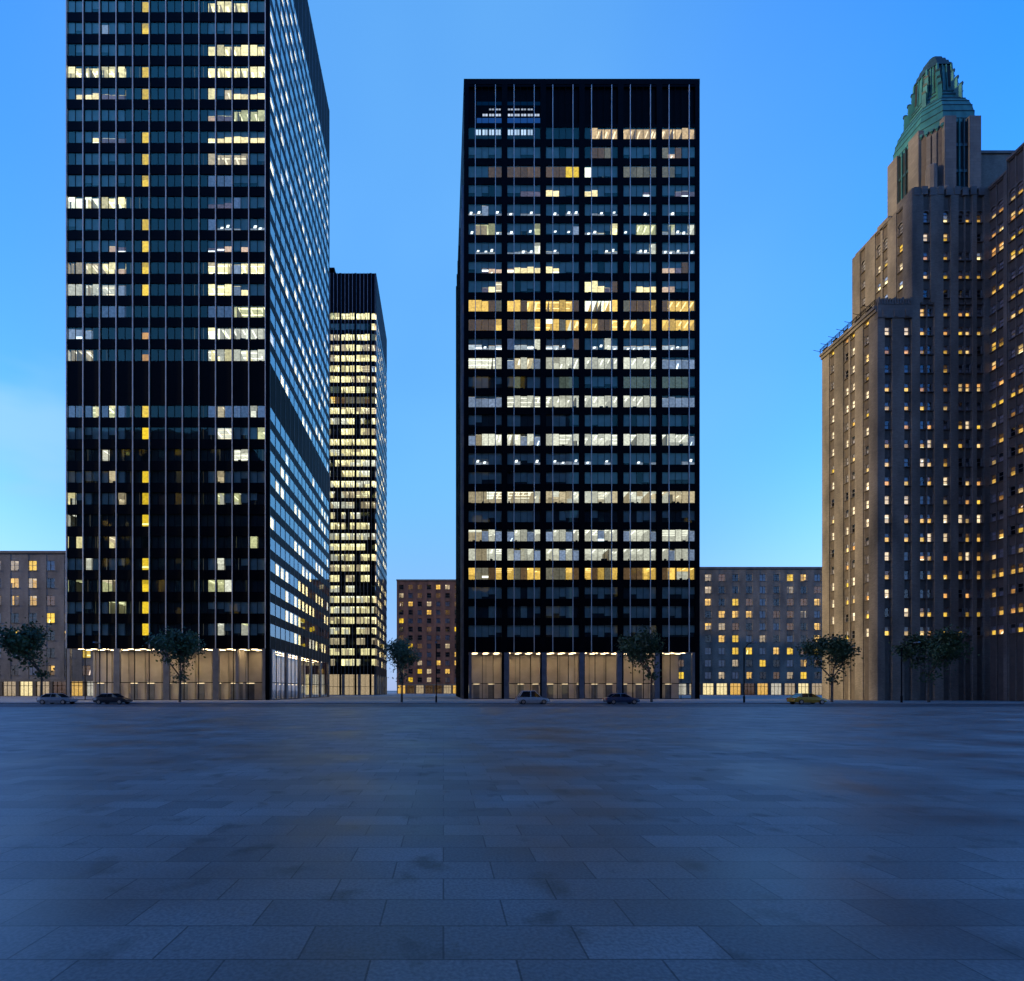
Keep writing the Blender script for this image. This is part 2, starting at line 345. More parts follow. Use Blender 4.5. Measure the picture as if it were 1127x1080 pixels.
# ------------------------------------------------------------------ tall dark tower beside the sky (bays of two panes)
def left_tower():
    PX = 88.8 / 561.0                         # metres per photograph pixel on its front
    t = thing('office_tower', 'tallest black glass office tower, its front striped with thin bright mullions', 'tower')
    x0, x1, y0 = (72.8 - 488)*PX, (296.5 - 488)*PX, 88.8
    y1 = y0 + 16*2.88 + .7; top = 155.8; FL = 3.8; mod = 18.22*PX
    wx, wy = x1 - x0, y1 - y0
    front = F((x0, y0), (1, 0), (0, -1), wx); side = F((x1, y0), (0, 1), (1, 0), wy); back = F((x1, y1), (-1, 0), (0, 1), wx); left = F((x0, y1), (0, -1), (-1, 0), wy)
    shell(t, x0, x1, y0, y1, 9.1, top - .5, M['black'], gap=5.4)
    rows = [59.08 + FL*k for k in range(22)] + [49.25 - FL*k for k in range(11)]   # sill heights
    WH = 2.16
    # what each visible front row shows, from the top of the picture down, 24 panes
    pat = ["BBBBBBBD DYDDDDDDD WWWwwBB", "BBBBcBBD DYDDDDDDD BBBBBBB", "BBBBBBBD DXDDDDDDD wWWWWWW", "WWWWWWWD DYDDDDDDD WWWWWWW",
           "BPPPuuuD DYDDDDDDD WBwPPPP", "BBBBBBBD DXDDDDDDD puuGGGG", "BBBPuuuD DYDDDDDDD PPPPPPP", "BBBBBBBD DYDDDDDDD wwwwwBB",
           "BBBBBBBD DYDDDDDDD bbbBBBB", "SWSWWSWD DXDDDDDDD uuubBBB", "BBBBXXBD DYDDDDDDD bqqqBqq", "BBBBBpuD DYDDDDDDD uupBpBB",
           "wwwwWWpD DYDDDDDDD wWwcWWW", "CCCCwCcD DYDDDDDDD WWWcPBB", "BbBBbbbD DXDDDDDDD bbbGGWW", "cccDDDDD DRDDDDDDD WSSCCCC", "CwwDDDDD DRDDDDDDD CCWCCCC"]
    pat = [p.replace(' ', '') for p in pat]
    pat = [(p + 'B'*24)[:24] if len(p) < 24 else p[:24] for p in pat]
    used = 0; rest = MB()
    for k, z in enumerate(rows):
        r = 15 - k
        known = 0 <= k <= 16
        if known: p = pat[16 - k]
        else:
            p = ''
            base = rnd.choice('BBDDb')
            for i in range(24):
                if i == 9: p += rnd.choice('YYX')
                elif 7 <= i < 17: p += 'D'
                else: p += rnd.choice(base + base + base + rnd.choice('WCwG'))
        for i in range(12):
            a = .12 + i*mod; c = p[2*i:2*i + 2]
            if known and (k <= 14) and used < 100 and (set(c) & set('WwPOYRCcGupSq') or i % 4 == k % 4):
                strip(front, a + .09, a + mod - .09, z, z + WH, c).build('window', t); used += 1
            else: strip(front, a + .09, a + mod - .09, z, z + WH, c, mb=rest)
    # side facade, 16 bays
    for k, z in enumerate(rows):
        run = 0
        for i in range(16):
            if run <= 0: cur = rnd.choice('DDDDDDDDWWWCW'); run = rnd.choice((1, 1, 2, 3))
            run -= 1; a = .35 + i*2.88
            strip(side, a + .10, a + 2.78, z, z + WH, cur, mb=rest, gl='side_glass', gd=.02, gain=1.7)
    for f, w in ((back, x1 - x0), (left, y1 - y0)):
        for z in rows: strip(f, .6, w - .6, z, z + WH, [rnd.choice('DDBBWC') for _ in range(int(w/2.9))], mb=rest)
    o = rest.build('window', t, 'stuff')
    # spandrels, solid bands, parapet: one ring per storey
    bands = []
    zs = sorted(rows); lo = 9.2
    prev = 9.0
    for z in zs:
        if z - prev > .05: bands.append((prev, z))
        prev = z + WH
    bands.append((prev, top))
    for a, b in bands:
        m = M['louvre'] if b - a > 5 else M['spandrel']
        s = MB()
        s.box(front, 0, x1 - x0, -.5, 0, a, b, m); s.box(back, 0, x1 - x0, -.5, 0, a, b, m)
        s.box(side, .5, y1 - y0 - .5, -.5, -.001, a, b, m); s.box(left, .5, y1 - y0 - .5, -.5, -.001, a, b, m)
        s.build('mechanical_band' if b - a > 5 else 'spandrel', t)
    for f, w, n, off in ((front, x1 - x0, 13, .12), (side, y1 - y0, 17, .35)):
        for i in range(n):
            u = off + i*(mod if f is front else 2.88)
            m = MB(); m.box(f, u - .055, u + .055, -.1, .20 if f is front else .04, 9.0, top + .02, M['fin'] if f is front else M['steel']); m.build('mullion', t)
            if 0 < i < n - 1:
                m = MB(); m.box(f, u - .16, u + .16, -.45, -.02, 9.05, top - .05, M['black']); m.build('mullion_backing', t)
    for f, w in ((front, x1 - x0), (side, y1 - y0)):
        for u0, u1 in ((0, .12), (w - (.68 if f is front else .5), w)):
            m = MB(); m.box(f, u0, u1, -.48, .03, 0, top - .02, M['black']); m.build('corner_post', t)
    lobby(t, front, .2, x1 - x0 - .7, 9.0, 8.6, M['steel'], 'WCCwO'); lobby(t, side, .8, y1 - y0 - .8, 9.0, 8.6, M['steel'], 'WCCw')
left_tower()

# ------------------------------------------------------------------ black tower facing the plaza (six bays of five panes)
def centre_tower():
    PX = 101.1 / 561.0
    t = thing('office_tower', 'black flat-topped office tower with six window bays and its whole roofline in view', 'tower')
    x0, x1, y0 = (510.6 - 488)*PX, (770 - 488)*PX, 101.1; y1 = y0 + 52; top = EYE + 673*PX; FL = 3.8
    wx, wy = x1 - x0, y1 - y0
    front = F((x0, y0), (1, 0), (0, -1), wx); left = F((x0, y1), (0, -1), (-1, 0), wy); right = F((x1, y0), (0, 1), (1, 0), wy); back = F((x1, y1), (-1, 0), (0, 1), wx)
    shell(t, x0, x1, y0, y1, 9.3, top - .6, M['black'], gap=5.4)
    zb = lambda k: EYE + (760 - (448.4 - 21.09*k))*PX
    WH = 13.5*PX; bay = 42.6*PX; w0 = (515.8 - 510.6)*PX; bw = 36.4*PX
    pat = {14: "DDDDD DDDDD DDDDD DKKKK KKKKK KKKKK", 13: "BBBBB BBBBB BBBBB DootD BBBBB tpoBB", 12: "BBBoo ooooo oooYY SBBBB ttttt ttBBB",
           11: "BBBBB BBuuu PPBBB PPBBB BBBuB BBuuu", 10: "qqcBq qBqqq BqBqq BqqBq BBBqB BqBBB", 9: "sGGGq qBBsG BsBsc qqqBW sBGGG qGqqC", 8: "BqqqB qqqqC qqBBB BBBqq BBqqC qqqqq",
           7: "BBupp pPPPP PPBBB BBBBB BBBBB ppuoB", 6: "BBuPw BBBBB BBBBB WWPuo BBPPP ppBBB", 5: "OOOot OOoOO OOOOo OOSOO toooO oOOOO", 4: "ooooO ototO SOtOO OOooO OOtOO OOOOO",
           3: "vvqvv bvvvC vvqBo BqsCv vvvvv vvqvB", 2: "CCCCC cCCwc CCCCC CCCCC CCCCC ccccc", 1: "BBBBB BgBBB BBggB BBBBB ggggg ggggB", 0: "ccccc CCCCC CCCCC CCCCC CCCCC ccccc"}
    rest = MB(); rows = list(range(14, -24, -1)); rows = [k for k in rows if zb(k) > 9.5]
    for k in rows:
        p = pat.get(k)
        if p: p = p.split()
        else:
            base = rnd.choice(('BBBB', 'CCCc', 'qqBB', 'DBBB', 'OOto', 'CCww'))
            p = [''.join(rnd.choice(base) for _ in range(5)) for _ in range(6)]
        for i in range(6):
            u = w0 + i*bay
            if k >= 0: strip(front, u, u + bw, zb(k), zb(k) + WH, p[i], .06, .36).build('window', t)
            else: strip(front, u, u + bw, zb(k), zb(k) + WH, p[i], .06, .36, rest)
    # plant floors behind the top: dim glazing and rows of glowing panels and strips on two bays, imitating sky seen through openings
    plant_top = top - 1.1; plant_bot = zb(14) + WH
    for i in range(6):
        u = w0 + i*bay; b = MB()
        for j in range(1, 5): b.box(front, u + bw*j/5 - .04, u + bw*j/5 + .04, -.14, -.03, plant_bot + .5, plant_top - .4, M['black'])
        b.face(front, u, u + bw, -.36, plant_bot + .5, plant_top - .4, M['louvre'])
        if i < 2:
            cool = (.75, .9, 1.15)
            zz = lambda y: EYE + (760 - y)*PX
            b2 = [(117.8, 119.6, .32, .5), (123.6, 126.2, .34, .8), (135.6, 136.9, .3, .4), (141, 147, .32, 1.0)]
            for r, (ya, yb, ww, kk) in enumerate(b2):
                for j in range(5):
                    if i == 0 and (j == 0 or (r in (0, 2) and j < 3) or (r == 1 and j < 2)): continue
                    if i == 1 and j == 4 and r != 1: continue
                    for h in (0, 1):
                        c0 = u + bw*(j + .12 + .42*h)/5; q = kk*rnd.uniform(.7, 1.1)
                        b.face(front, c0, c0 + bw/5*ww, -.30, zz(yb), zz(ya), M['lamp'], tuple(x*q for x in cool))
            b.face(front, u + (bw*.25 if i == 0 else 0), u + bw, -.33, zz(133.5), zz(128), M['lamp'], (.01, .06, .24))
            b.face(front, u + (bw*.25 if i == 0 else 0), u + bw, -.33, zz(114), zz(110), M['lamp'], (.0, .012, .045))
        b.build('plant_floor_glazing', t)
    # left facade: projecting window bays that give it a stepped outline
    nb = 6; lb = (y1 - y0 - 2.4)/nb
    for k in rows:
        for i in range(nb):
            u = 1.2 + i*lb
            strip(left, u + .4, u + lb - .4, zb(k), zb(k) + WH, [rnd.choice('DDDBuw') for _ in range(5)], .06, .36, rest)
            strip(right, u + .4, u + lb - .4, zb(k), zb(k) + WH, [rnd.choice('DBBCc') for _ in range(5)], .06, .36, rest)
            strip(back, 1.2 + i*7.3, 7.4 + i*7.3, zb(k), zb(k) + WH, [rnd.choice('DBBCc') for _ in range(5)], .06, .36, rest)
    rest.build('window', t, 'stuff')
    prev = 9.3; bands = []
    for k in reversed(rows):
        if zb(k) - prev > .05: bands.append((prev, zb(k)))
        prev = zb(k) + WH
    bands += [(prev, prev + .5), (plant_top - .4, plant_top)]
    for a, b in bands:
        s = MB(); m = M['spandrel']
        s.box(front, .5, x1 - x0 - .5, -.5, -.02, a, b, m); s.box(back, .5, x1 - x0 - .5, -.5, -.02, a, b, m)
        s.box(left, .5, y1 - y0 - .5, -.5, -.02, a, b, m); s.box(right, .5, y1 - y0 - .5, -.5, -.02, a, b, m); s.build('spandrel', t)
    for f, w in ((left, y1 - y0), (right, y1 - y0), (back, x1 - x0)):
        s = MB(); s.box(f, .5, w - .5, -.5, -.03, plant_bot + .5, plant_top - .4, M['louvre']); s.build('louvre_band', t)
    s = MB(); s.box(WORLD, x0 - .03, x1 + .03, y0 - .03, y1 + .03, plant_top, top, M['black']); s.build('parapet', t)
    for i in range(7):
        u = 0 if i == 0 else w0 + i*bay - (bay - bw); u1 = w0 if i == 0 else (w0 + i*bay if i < 6 else x1 - x0)
        s = MB(); s.box(front, u, u1, -.5, .05, 0, plant_top, M['black']); s.build('column', t)
        for f in (left, right):
            v = 1.2 + i*lb
            s = MB(); s.box(f, max(.5, v - .4), min(y1 - y0 - .5, v + .4), -.48, .35 if f is left else .05, 0, plant_top - 3.2*i*(f is left) - .02, M['steel'] if i in (5, 6) and f is left else M['black']); s.build('column', t)
    for i in range(6):
        for q in (1, 4):
            u = w0 + i*bay + bw*q/5 + (0.0 if q == 1 else .06)
            s = MB(); s.box(front, u - .06, u + .06, -.03, .18, 9.3, plant_top - .2, M['fin']); s.build('mullion', t)
    lobby(t, front, 1, x1 - x0 - 1, 9.2, 7.67, M['steel'], 'WCCw')
centre_tower()

# ------------------------------------------------------------------ smaller tower seen between the two, far down the avenue
def far_tower():
    PX = 184.5 / 561.0
    t = thing('office_tower', 'small distant black tower half hidden behind the tallest one, most floors lit yellow', 'tower')
    x1 = (414 - 488)*PX; bay = 16.6*PX; x0 = x1 - 8*bay - 3.4; y0 = 184.5; y1 = y0 + 35; top = EYE + 459*PX; FL = 11.55*PX
    wx, wy = x1 - x0, y1 - y0
    front = F((x1, y0), (-1, 0), (0, -1), wx); side = F((x1, y0), (0, 1), (1, 0), wy); back = F((x1, y1), (-1, 0), (0, 1), wx); left = F((x0, y1), (0, -1), (-1, 0), wy)
    shell(t, x0, x1, y0, y1, 0, top - .5, M['black'], gap=5.4)
    WH = 7.6*PX; off = 6.3*PX
    zb = lambda k: EYE + (760 - 351.8)*PX - FL*k      # k = 0 is the first glazed storey under the plain top
    pat = ["WWGWW", "PDDDW", "wwwWw", "wWwwW", "wWWWw", "WWWDD", "WWWWW", "gWWtt", "ootto", "WWWWW"]
    # panes run from the corner leftwards: the narrow end bay, then wide bays
    spec = ["G WGG WWG WGW", "W BBB BBB BBB", "g WWw wWw www", "w www WWw wwp", "W WWW WWW www", "c wWW WWW WWW", "W wWW WWW WWW", "t gWW WWW ggg", "t ott tto oOO", "w wWw WWw WWW"]
    rest = MB()
    for k in range(40):
        z = zb(k)
        if z < 8: break
        for i in range(8):
            s = spec[k].split() if k < len(spec) else None
            c = s[i] if s and i < 4 else ''.join(rnd.choice('WWwCD') for _ in range(3))
            u0 = .5 if i == 0 else off + (i - 1)*bay + .35; u1 = off - .35 if i == 0 else off + i*bay - .35
            if i == 0: c = c[0]
            if k < 10 and i < 4: strip(front, u0, u1, z, z + WH, c, .1).build('window', t)
            else: strip(front, u0, u1, z, z + WH, c, .1, mb=rest)
        for i in range(6):
            c = rnd.choice(('WWW', 'DDD', 'DDD', 'DWW', 'DDD', 'wDD'))
            strip(side, .7 + i*5.6, .7 + i*5.6 + 5.3, z, z + WH, c, .1, mb=rest, gl='side_glass', gd=.02, gain=2.6)
    rest.build('window', t, 'stuff')
    prev = top; ks = [zb(k) for k in range(40) if zb(k) >= 8]
    hi = top
    for z in ks + [None]:
        lo = (z + WH) if z else 7.5
        s = MB(); m = M['louvre'] if hi == top else M['spandrel']
        s.box(front, 0, x1 - x0, -.5, 0, lo, hi, m); s.box(back, 0, x1 - x0, -.5, 0, lo, hi, m)
        s.box(side, .5, y1 - y0 - .5, -.5, -.002, lo, hi, m); s.box(left, .5, y1 - y0 - .5, -.5, -.002, lo, hi, m)
        s.build('mechanical_band' if hi == top else 'spandrel', t); hi = z
    for i in range(9):
        u = off + i*bay if i else off
        u = off + (i - 0)*bay
        if u < x1 - x0: s = MB(); s.box(front, u - .33, u + .33, -.45, .22, 0, top - .03, M['black']); s.build('column', t)
    n = 0
    u = .35
    while u < x1 - x0 - .3 and n < 34:
        s = MB(); s.box(front, u - .08, u + .08, -.02, .20, 7.5, top + .02, M['steel']); s.build('mullion', t); u += bay/4; n += 1
    for i in range(26):
        v = .3 + i*1.36
        s = MB(); s.box(side, v - .04, v + .04, -.02, .03, 7.5, top + .02, M['steel']); s.build('mullion', t)
    lobby(t, front, .3, x1 - x0 - .3, 7.5, 5.5, M['steel'], 'WCCw', deep=.5); lobby(t, side, .6, y1 - y0 - .3, 7.5, 5.5, M['steel'], 'WCCw', deep=.5)
    # roof plant and its guard rail
    s = MB(); rx0, rx1 = (355 - 488)*PX, (369.5 - 488)*PX
    s.box(WORLD, rx0, rx1, y0 + .7, y0 + 7, top - .5, top + .9, M['black'])
    s.box(WORLD, rx0, rx1 - .6, y0 + .7, y0 + 7, top + 2.1, top + 2.7, M['black'])
    for u in (rx0, (rx0 + rx1)/2, rx1 - 1.0): s.box(WORLD, u, u + .3, y0 + .8, y0 + 1.1, top + .9, top + 2.1, M['black'])
    s.build('roof_plant', t)
far_tower()

# ------------------------------------------------------------------ brick hotel with the copper crown
def hotel():
    t = thing('hotel_tower', 'tan brick hotel tower with stepped setbacks and a green copper crown', 'hotel')
    Y = 85.0; PX = Y/561.0
    XL = (966 - 488)*PX; XU = (1004 - 488)*PX; XW = 90.9; D = 12.5; YB = Y + D
    zrow = lambda k: 64.9 - 3.135*k                      # storey k = 0 just under the cornice, negative above
    CORN = EYE + (760 - 333)*PX; TOP = EYE + (760 - 207)*PX
    count = [0]; rest = MB()
    HC = {'L': ('N', 'Y', 1.0), 'l': ('N', 'Y', .45), 'F': ('Y', 'Y', 1.0), 'w': ('w', 'w', 1.4), 'B': ('N', 'N', 1), 'D': ('X', 'X', 1), 'd': ('X', 'N', 1), 'o': ('o', 'O', .6), 'V': ('c', 'W', 1.), 'b': ('D', 'N', 1)}
    def win(f, u, z, code, w=.98, h=1.5, arch=False, vis=True):
        up, lo, k = HC[code]; single = vis and count[0] < 100
        mb = MB() if single else rest
        z0, z1 = z - h/2, z + h/2; u0, u1 = u - w/2, u + w/2; zm = z0 + h*.52
        q = F(f.p(0, -.27, 0)[:2], f.u, f.n)
        CODES['_h'] = None
        for c, a, b in ((lo, z0 + .05, zm), (up, zm + .05, z1 - .05)):
            if c in CODES:
                col, st, fr, sk = CODES[c]
                if c == 'Y': col = rnd.choice(((1, .56, .10), (1, .47, .13), (1, .64, .24), (1, .60, .08)))
                CODES['_'] = (col, st*k*rnd.uniform(.75, 1.2)*(1.5 if f.n[0] < -.5 and f.o[0] < XU + 1 else 1), 1.0, .12); c = '_'
            pane(mb, q, u0 + .06, u1 - .06, a, b, c, .25, 'hglass')
        CODES.pop('_h')
        for a, b, c, d in ((u0, u0 + .07, z0, z1), (u1 - .07, u1, z0, z1), (u0, u1, z0, z0 + .07), (u0, u1, zm, zm + .06), (u0, u1, z1 - .06, z1)):
            mb.box(q, a, b, -.16, -.04, c, d, M['frame'])
        mb.box(f, u0 - .06, u1 + .06, -.24, -.04, z0 - .12, z0 - .005, M['trim'])
        if arch:
            n = 8
            for i in range(n):   # half-round head
                a0, a1 = math.pi*i/n, math.pi*(i + 1)/n
                P = lambda a, r, nn: f.p(u + r*math.cos(a), nn, z1 + r*math.sin(a))
                mb.quad([f.p(u, -.33, z1), P(a0, w/2, -.33), P(a1, w/2, -.33)], M['hglass'])
                mb.quad([f.p(u, -.45, z1), P(a0, w/2, -.45), P(a1, w/2, -.45)], M['curtain'])
                zt = z1 + w/2 + .12
                mb.quad([P(a0, w/2, -.15), f.p(u + w/2*math.cos(a0), -.15, zt), f.p(u + w/2*math.cos(a1), -.15, zt), P(a1, w/2, -.15)], M['stone'])
                mb.quad([P(a0, w/2, -.15), P(a1, w/2, -.15), P(a1, w/2, -.45), P(a0, w/2, -.45)], M['stone'])
        if single: mb.build('window', t); count[0] += 1

    def facade(f, length, z0, z1, cols, rows, m, codes=None, arch_row=None, w=.98, pier=0.0, vis=True, trim=0.0):
        """piers stand between recessed window columns; dark spandrels fill each column between its windows"""
        groups = []
        for u in cols:
            if groups and u - groups[-1][-1] < 1.6: groups[-1].append(u)
            else: groups.append([u])
        wall = MB(); e = .12; prev = 0.0
        edges = []
        for g in groups:
            a, b = g[0] - w/2 - e, g[-1] + w/2 + e
            wall.box(f, prev, a, -.6, pier, z0, z1, m); prev = b; edges.append((a, b))
            for i in range(len(g) - 1): wall.box(f, g[i] + w/2, g[i + 1] - w/2, -.6, -.08, z0, z1 - .3, m)
        wall.box(f, prev, length - trim, -.6, pier, z0, z1, m)
        for u in cols:      # narrow ribs that edge the window columns
            for s in (-1, 1): wall.box(f, u + s*(w/2 + .06) - .055, u + s*(w/2 + .06) + .055, -.6, -.19, z0, z1 - .31, m)
        wall.build('wall', t)
        for u in cols:
            zs = sorted(zrow(k) for k in rows if (u, k) not in skip); prof = [(-.62, z0)]; lo = z0
            for z in zs:
                prof += [(-.26, lo), (-.26, z - .755), (-.55, z - .755)]
                lo = z + .75 + (w/2 + .12 if arch_row is not None and abs(z - zrow(arch_row)) < .1 else 0); prof.append((-.55, lo))
            prof += [(-.26, lo), (-.26, z1 - .3), (-.05, z1 - .3), (-.05, z1 - .002), (-.62, z1 - .002)]
            sp = MB(); A = [f.p(u - w/2, n_, z_) for n_, z_ in prof]; B = [f.p(u + w/2, n_, z_) for n_, z_ in prof]; np_ = len(prof)
            sp.v = A + B; sp.mats = [M['trim']]
            for i in range(np_): j = (i + 1) % np_; sp.f.append((i, j, np_ + j, np_ + i)); sp.m.append(0); sp.c.append((0, 0, 0))
            sp.build('spandrel_strip', t)
        for i, u in enumerate(cols):
            for k in rows:
                if (u, k) in skip: continue
                c = codes(i, k) if codes else rnd.choice('LLBBwDo')
                win(f, u, zrow(k), c, w, arch=(k == arch_row), vis=vis and zrow(k) > 47.5)
    skip = set()
    low_rows = range(0, 18)
    rn = lambda s: rnd.choice(s)
    # main front (lower block and the block above share its plane)
    f = F((XL, Y), (1, 0), (0, -1))
    cols = [(x - 488)*PX - XL for x in (977.9, 999.4, 1016.8, 1024.6, 1042.5, 1059.0, 1066.6, 1079.3)]
    low = ["LLFdLLLB", "wwLDLLLL", "lLldLLLD", "bbbDobbb", "LLldlFFF", "LLLbLbbb"]
    facade(f, XW - XL, 0, CORN, cols, low_rows, M['brick'], lambda i, k: low[k][i] if k < 6 else rn('LLlBbDow'))
    fu = F((XU, Y), (1, 0), (0, -1))
    cu = [(x - 488)*PX - XU for x in (1020.4, 1042.5, 1059.0, 1066.6, 1079.3)]
    upr = {-1: "DDbbD", -2: "LLlLl", -3: "LLbbV", -4: "wF--D", -5: "BVDLo"}
    skip |= {(cu[2], -4), (cu[3], -4)}
    facade(fu, XW - XU, CORN, TOP, cu, range(-5, 0), M['brick'], lambda i, k: upr[k][i].replace('-', 'D'), -5)
    # left returns
    fl = F((XL, YB), (0, -1), (-1, 0)); cl = sorted(YB - y for y in (95.1, 91.75, 90.35, 87.4))
    lw = ["FFFF", "BDwB", "BDwF", "wwwl", "wwww", "wBLL"]
    facade(fl, D, 0, CORN, cl, low_rows, M['brick'], lambda i, k: lw[k][i] if k < 6 else rn('LwBbDw'), trim=.602)
    flu = F((XU, YB), (0, -1), (-1, 0))
    lu = {-1: "lLlV", -2: "wVVV", -3: "BVVw", -4: "BwLF", -5: "BBBB"}
    # its parapet steps down away from the corner
    facade(flu, D, CORN, TOP - 1.3, cl, range(-5, 0), M['brick'], lambda i, k: lu[k][i], -5, trim=.602)
    s = MB(); s.box(flu, D - 2.9, D - .602, -.6, -.02, TOP - 1.3, TOP, M['brick']); s.box(flu, D - 6.9, D - 4.6, -.6, -.02, TOP - 1.3, TOP - .4, M['brick'])
    s.box(flu, 4.2, D - 4.0, -.5, .08, TOP - 1.3, TOP - 1.0, M['stone']); s.build('parapet', t)
    # core volumes behind the skins
    s = MB(); s.box(WORLD, XL + .6, XW + 14, Y + .6, YB - .01, 0, CORN - .3, M['brick']); s.box(WORLD, XU + .6, XW + 14, Y + .6, YB - .01, CORN - .3, TOP - .4, M['brick']); s.build('core', t)
    # parapet panels along the upper front: pale blocks over each pier
    s = MB()
    for i in range(9):
        u = .25 + i*1.36
        if u + .9 < XW - XU: s.box(fu, u, u + .95, -.5, .06, TOP - 1.2 + .12*(i % 2), TOP + .12 + .16*(i % 2), M['stone'])
    s.build('parapet_panels', t)
    # cornice over the lower block: dentilled front parapet, ledge along the return
    s = MB(); s.box(f, -.05, XU - XL - .02, -.5, .12, CORN - 2.6, CORN + .02, M['stone'])
    for i in range(13): s.box(f, .05 + i*.44, .27 + i*.44, -.4, .2, CORN - .4, CORN + .55 + .2*(i % 3 == 0), M['stone'])
    for i in range(3): s.box(f, .7 + i*1.9, 1.3 + i*1.9, .12, .2, CORN - 2.4, CORN - 1.2, M['stone'])
    s.box(fl, 0, D, -.5, .55, CORN - 1.0, CORN - .55, M['stone']); s.box(fl, 0, D, -.4, .3, CORN - 1.5, CORN - 1.0, M['brick'])
    s.build('cornice', t)
    s = MB()                                                   # iron rail and stays along the ledge
    for i in range(14):
        u = .1 + i*D/13.2; zz = CORN - .55
        s.tube(fl.p(u, .42, zz), fl.p(u, .42, zz + 1.0), .05, M['iron'])
        if i % 2 == 0:
            s.tube(fl.p(u, .42, zz + .55), fl.p(u, 1.75, zz + .85), .04, M['iron'])
    for zz in (.45, .75, 1.0): s.tube(fl.p(0, .42, CORN - .55 + zz), fl.p(D, .42, CORN - .55 + zz), .065, M['iron'])
    for i in range(5): s.box(fl, .8 + i*2.5, 1.7 + i*2.5, .28, .5, CORN - .54, CORN - .1, M['iron'])
    s.build('railing', t)
    # right wing, coming towards the viewer
    fw = F((XW, Y), (0, -1), (-1, 0)); Lw = 9.0
    cw = [Y - 84.45, Y - 83.35, Y - 81.35, Y - 80.3, Y - 78.1, Y - 77.0]
    def wc(i, k):
        if k < -4: return rn('LLFo')
        return rn('LLLlBLFo') if k < 6 else rn('LlBbDo')
    facade(fw, 3.0, 0, TOP - .2, cw[:2], range(-5, 18), M['brick'], wc, -5)
    fw2 = F((XW - .28, Y - 3.0), (0, -1), (-1, 0))
    facade(fw2, 6.0, 0, TOP + 1.3, [c - 3.0 for c in cw[2:]], range(-5, 18), M['brick'], wc, -5)
    s = MB(); s.box(WORLD, XW + .62, XW + 15, Y - 3.0, Y + .6, 0, TOP - .3, M['brick']); s.box(WORLD, XW + .34, XW + 15, Y - 8.95, Y - 3.01, 0, TOP + 1.2, M['brick']); s.box(WORLD, XW - .28, XW + 15, Y - 9.3, Y - 9.0, 0, TOP + 1.3, M['brick'])
    s.box(fw2, 0, 6.0, -.55, .12, TOP + 1.3, TOP + 1.7, M['stone']); s.box(fw, 0, 3.0, -.55, .10, TOP - .2, TOP + .15, M['stone']); s.build('wing', t)
    s = MB(); s.box(WORLD, 96.5, 108, 94.0, 105, TOP - .5, 100.6, M['brick']); s.box(WORLD, 96.3, 108.2, 93.8, 105.2, 100.6, 101.1, M['stone']); s.build('rear_block', t)
    rest.build('window', t, 'stuff')

    # ---- crown: chamfered square shaft, pilasters, copper dome, lantern
    cx, cy, H, ch = 89.65, 93.45, 5.5, 2.35
    def ring(s_, z, h=H, c=ch):
        a, b = h*s_, (h - c)*s_
        return [(cx + x, cy + y, z) for x, y in ((-b, -a), (b, -a), (a, -b), (a, b), (b, a), (-b, a), (-a, b), (-a, -b))]
    ZS = 100.9
    s = MB(); s.prism(ring(.92, TOP - .6), ring(.92, ZS - 1.3), M['stone']); s.build('crown_shaft', t)
    b = H - ch
    faces = [F((cx - b, cy - H), (1, 0), (0, -1)), F((cx + H, cy - b), (0, 1), (1, 0)), F((cx + b, cy + H), (-1, 0), (0, 1)), F((cx - H, cy + b), (0, -1), (-1, 0))]
    q = .70710678
    diag = [F((cx - H, cy - b), (q, -q), (-q, -q)), F((cx + b, cy - H), (q, q), (q, -q)), F((cx + H, cy + b), (-q, q), (q, q)), F((cx - b, cy + H), (-q, -q), (-q, q))]
    for ff in faces:
        for u0, u1 in ((0, 2.0), (2*b - 2.0, 2*b)):
            s = MB(); s.box(ff, u0, u1, -.9, 0, TOP - .6, ZS, M['stone']); s.build('pilaster', t)
        s = MB(); s.box(ff, 2.0, 2*b - 2.0, -.8, -.42, TOP - .6, ZS - .6, M['dark'])
        for i in range(4): s.box(ff, 2.0 + (2*b - 4)*i/3 - .07, 2.0 + (2*b - 4)*i/3 + .07, -.44, -.15 - .1*(i in (0, 3)), TOP - .5, ZS - .2, M['copper' if i == 1 else 'copperd'])
        for zz in (ZS - 5, ZS - 9.5, ZS - 12.5): s.box(ff, 2.02, 2*b - 2.02, -.44, -.25, zz, zz + .5, M['copperd'])
        s.build('louvred_opening', t)
    dl = ch*1.41421
    for dd in diag:
        s = MB(); s.box(dd, .05, dl - .05, -.8, -.35, TOP - .6, ZS - .9, M['trim'])
        for i in range(2): s.box(dd, 1.0 + i*.75, 1.55 + i*.75, -.36, -.12, TOP - .6, ZS - 1.9, M['stone'])
        s.box(dd, .1, .25, -.36, -.22, TOP, ZS - 1.2, M['copperd'])
        s.build('fluted_corner', t)
        s = MB()
        for i in range(5):
            u = .3 + i*.68; zt = ZS - 1.1
            s.quad([dd.p(u - .3, -.12, zt), dd.p(u + .3, -.12, zt), dd.p(u, -.18, zt - .75)], M['copper']); s.box(dd, u - .16, u + .16, -.4, -.02, zt - .35, zt + .15, M['copper'])
        s.build('copper_frieze', t)
    dome_prof = [(ZS - 1.2, .885), (ZS + .3, .88), (ZS + 1.7, .862), (ZS + 3.0, .82), (ZS + 4.1, .76), (ZS + 5.0, .685), (ZS + 5.6, .61), (ZS + 6.0, .55)]
    s = MB()
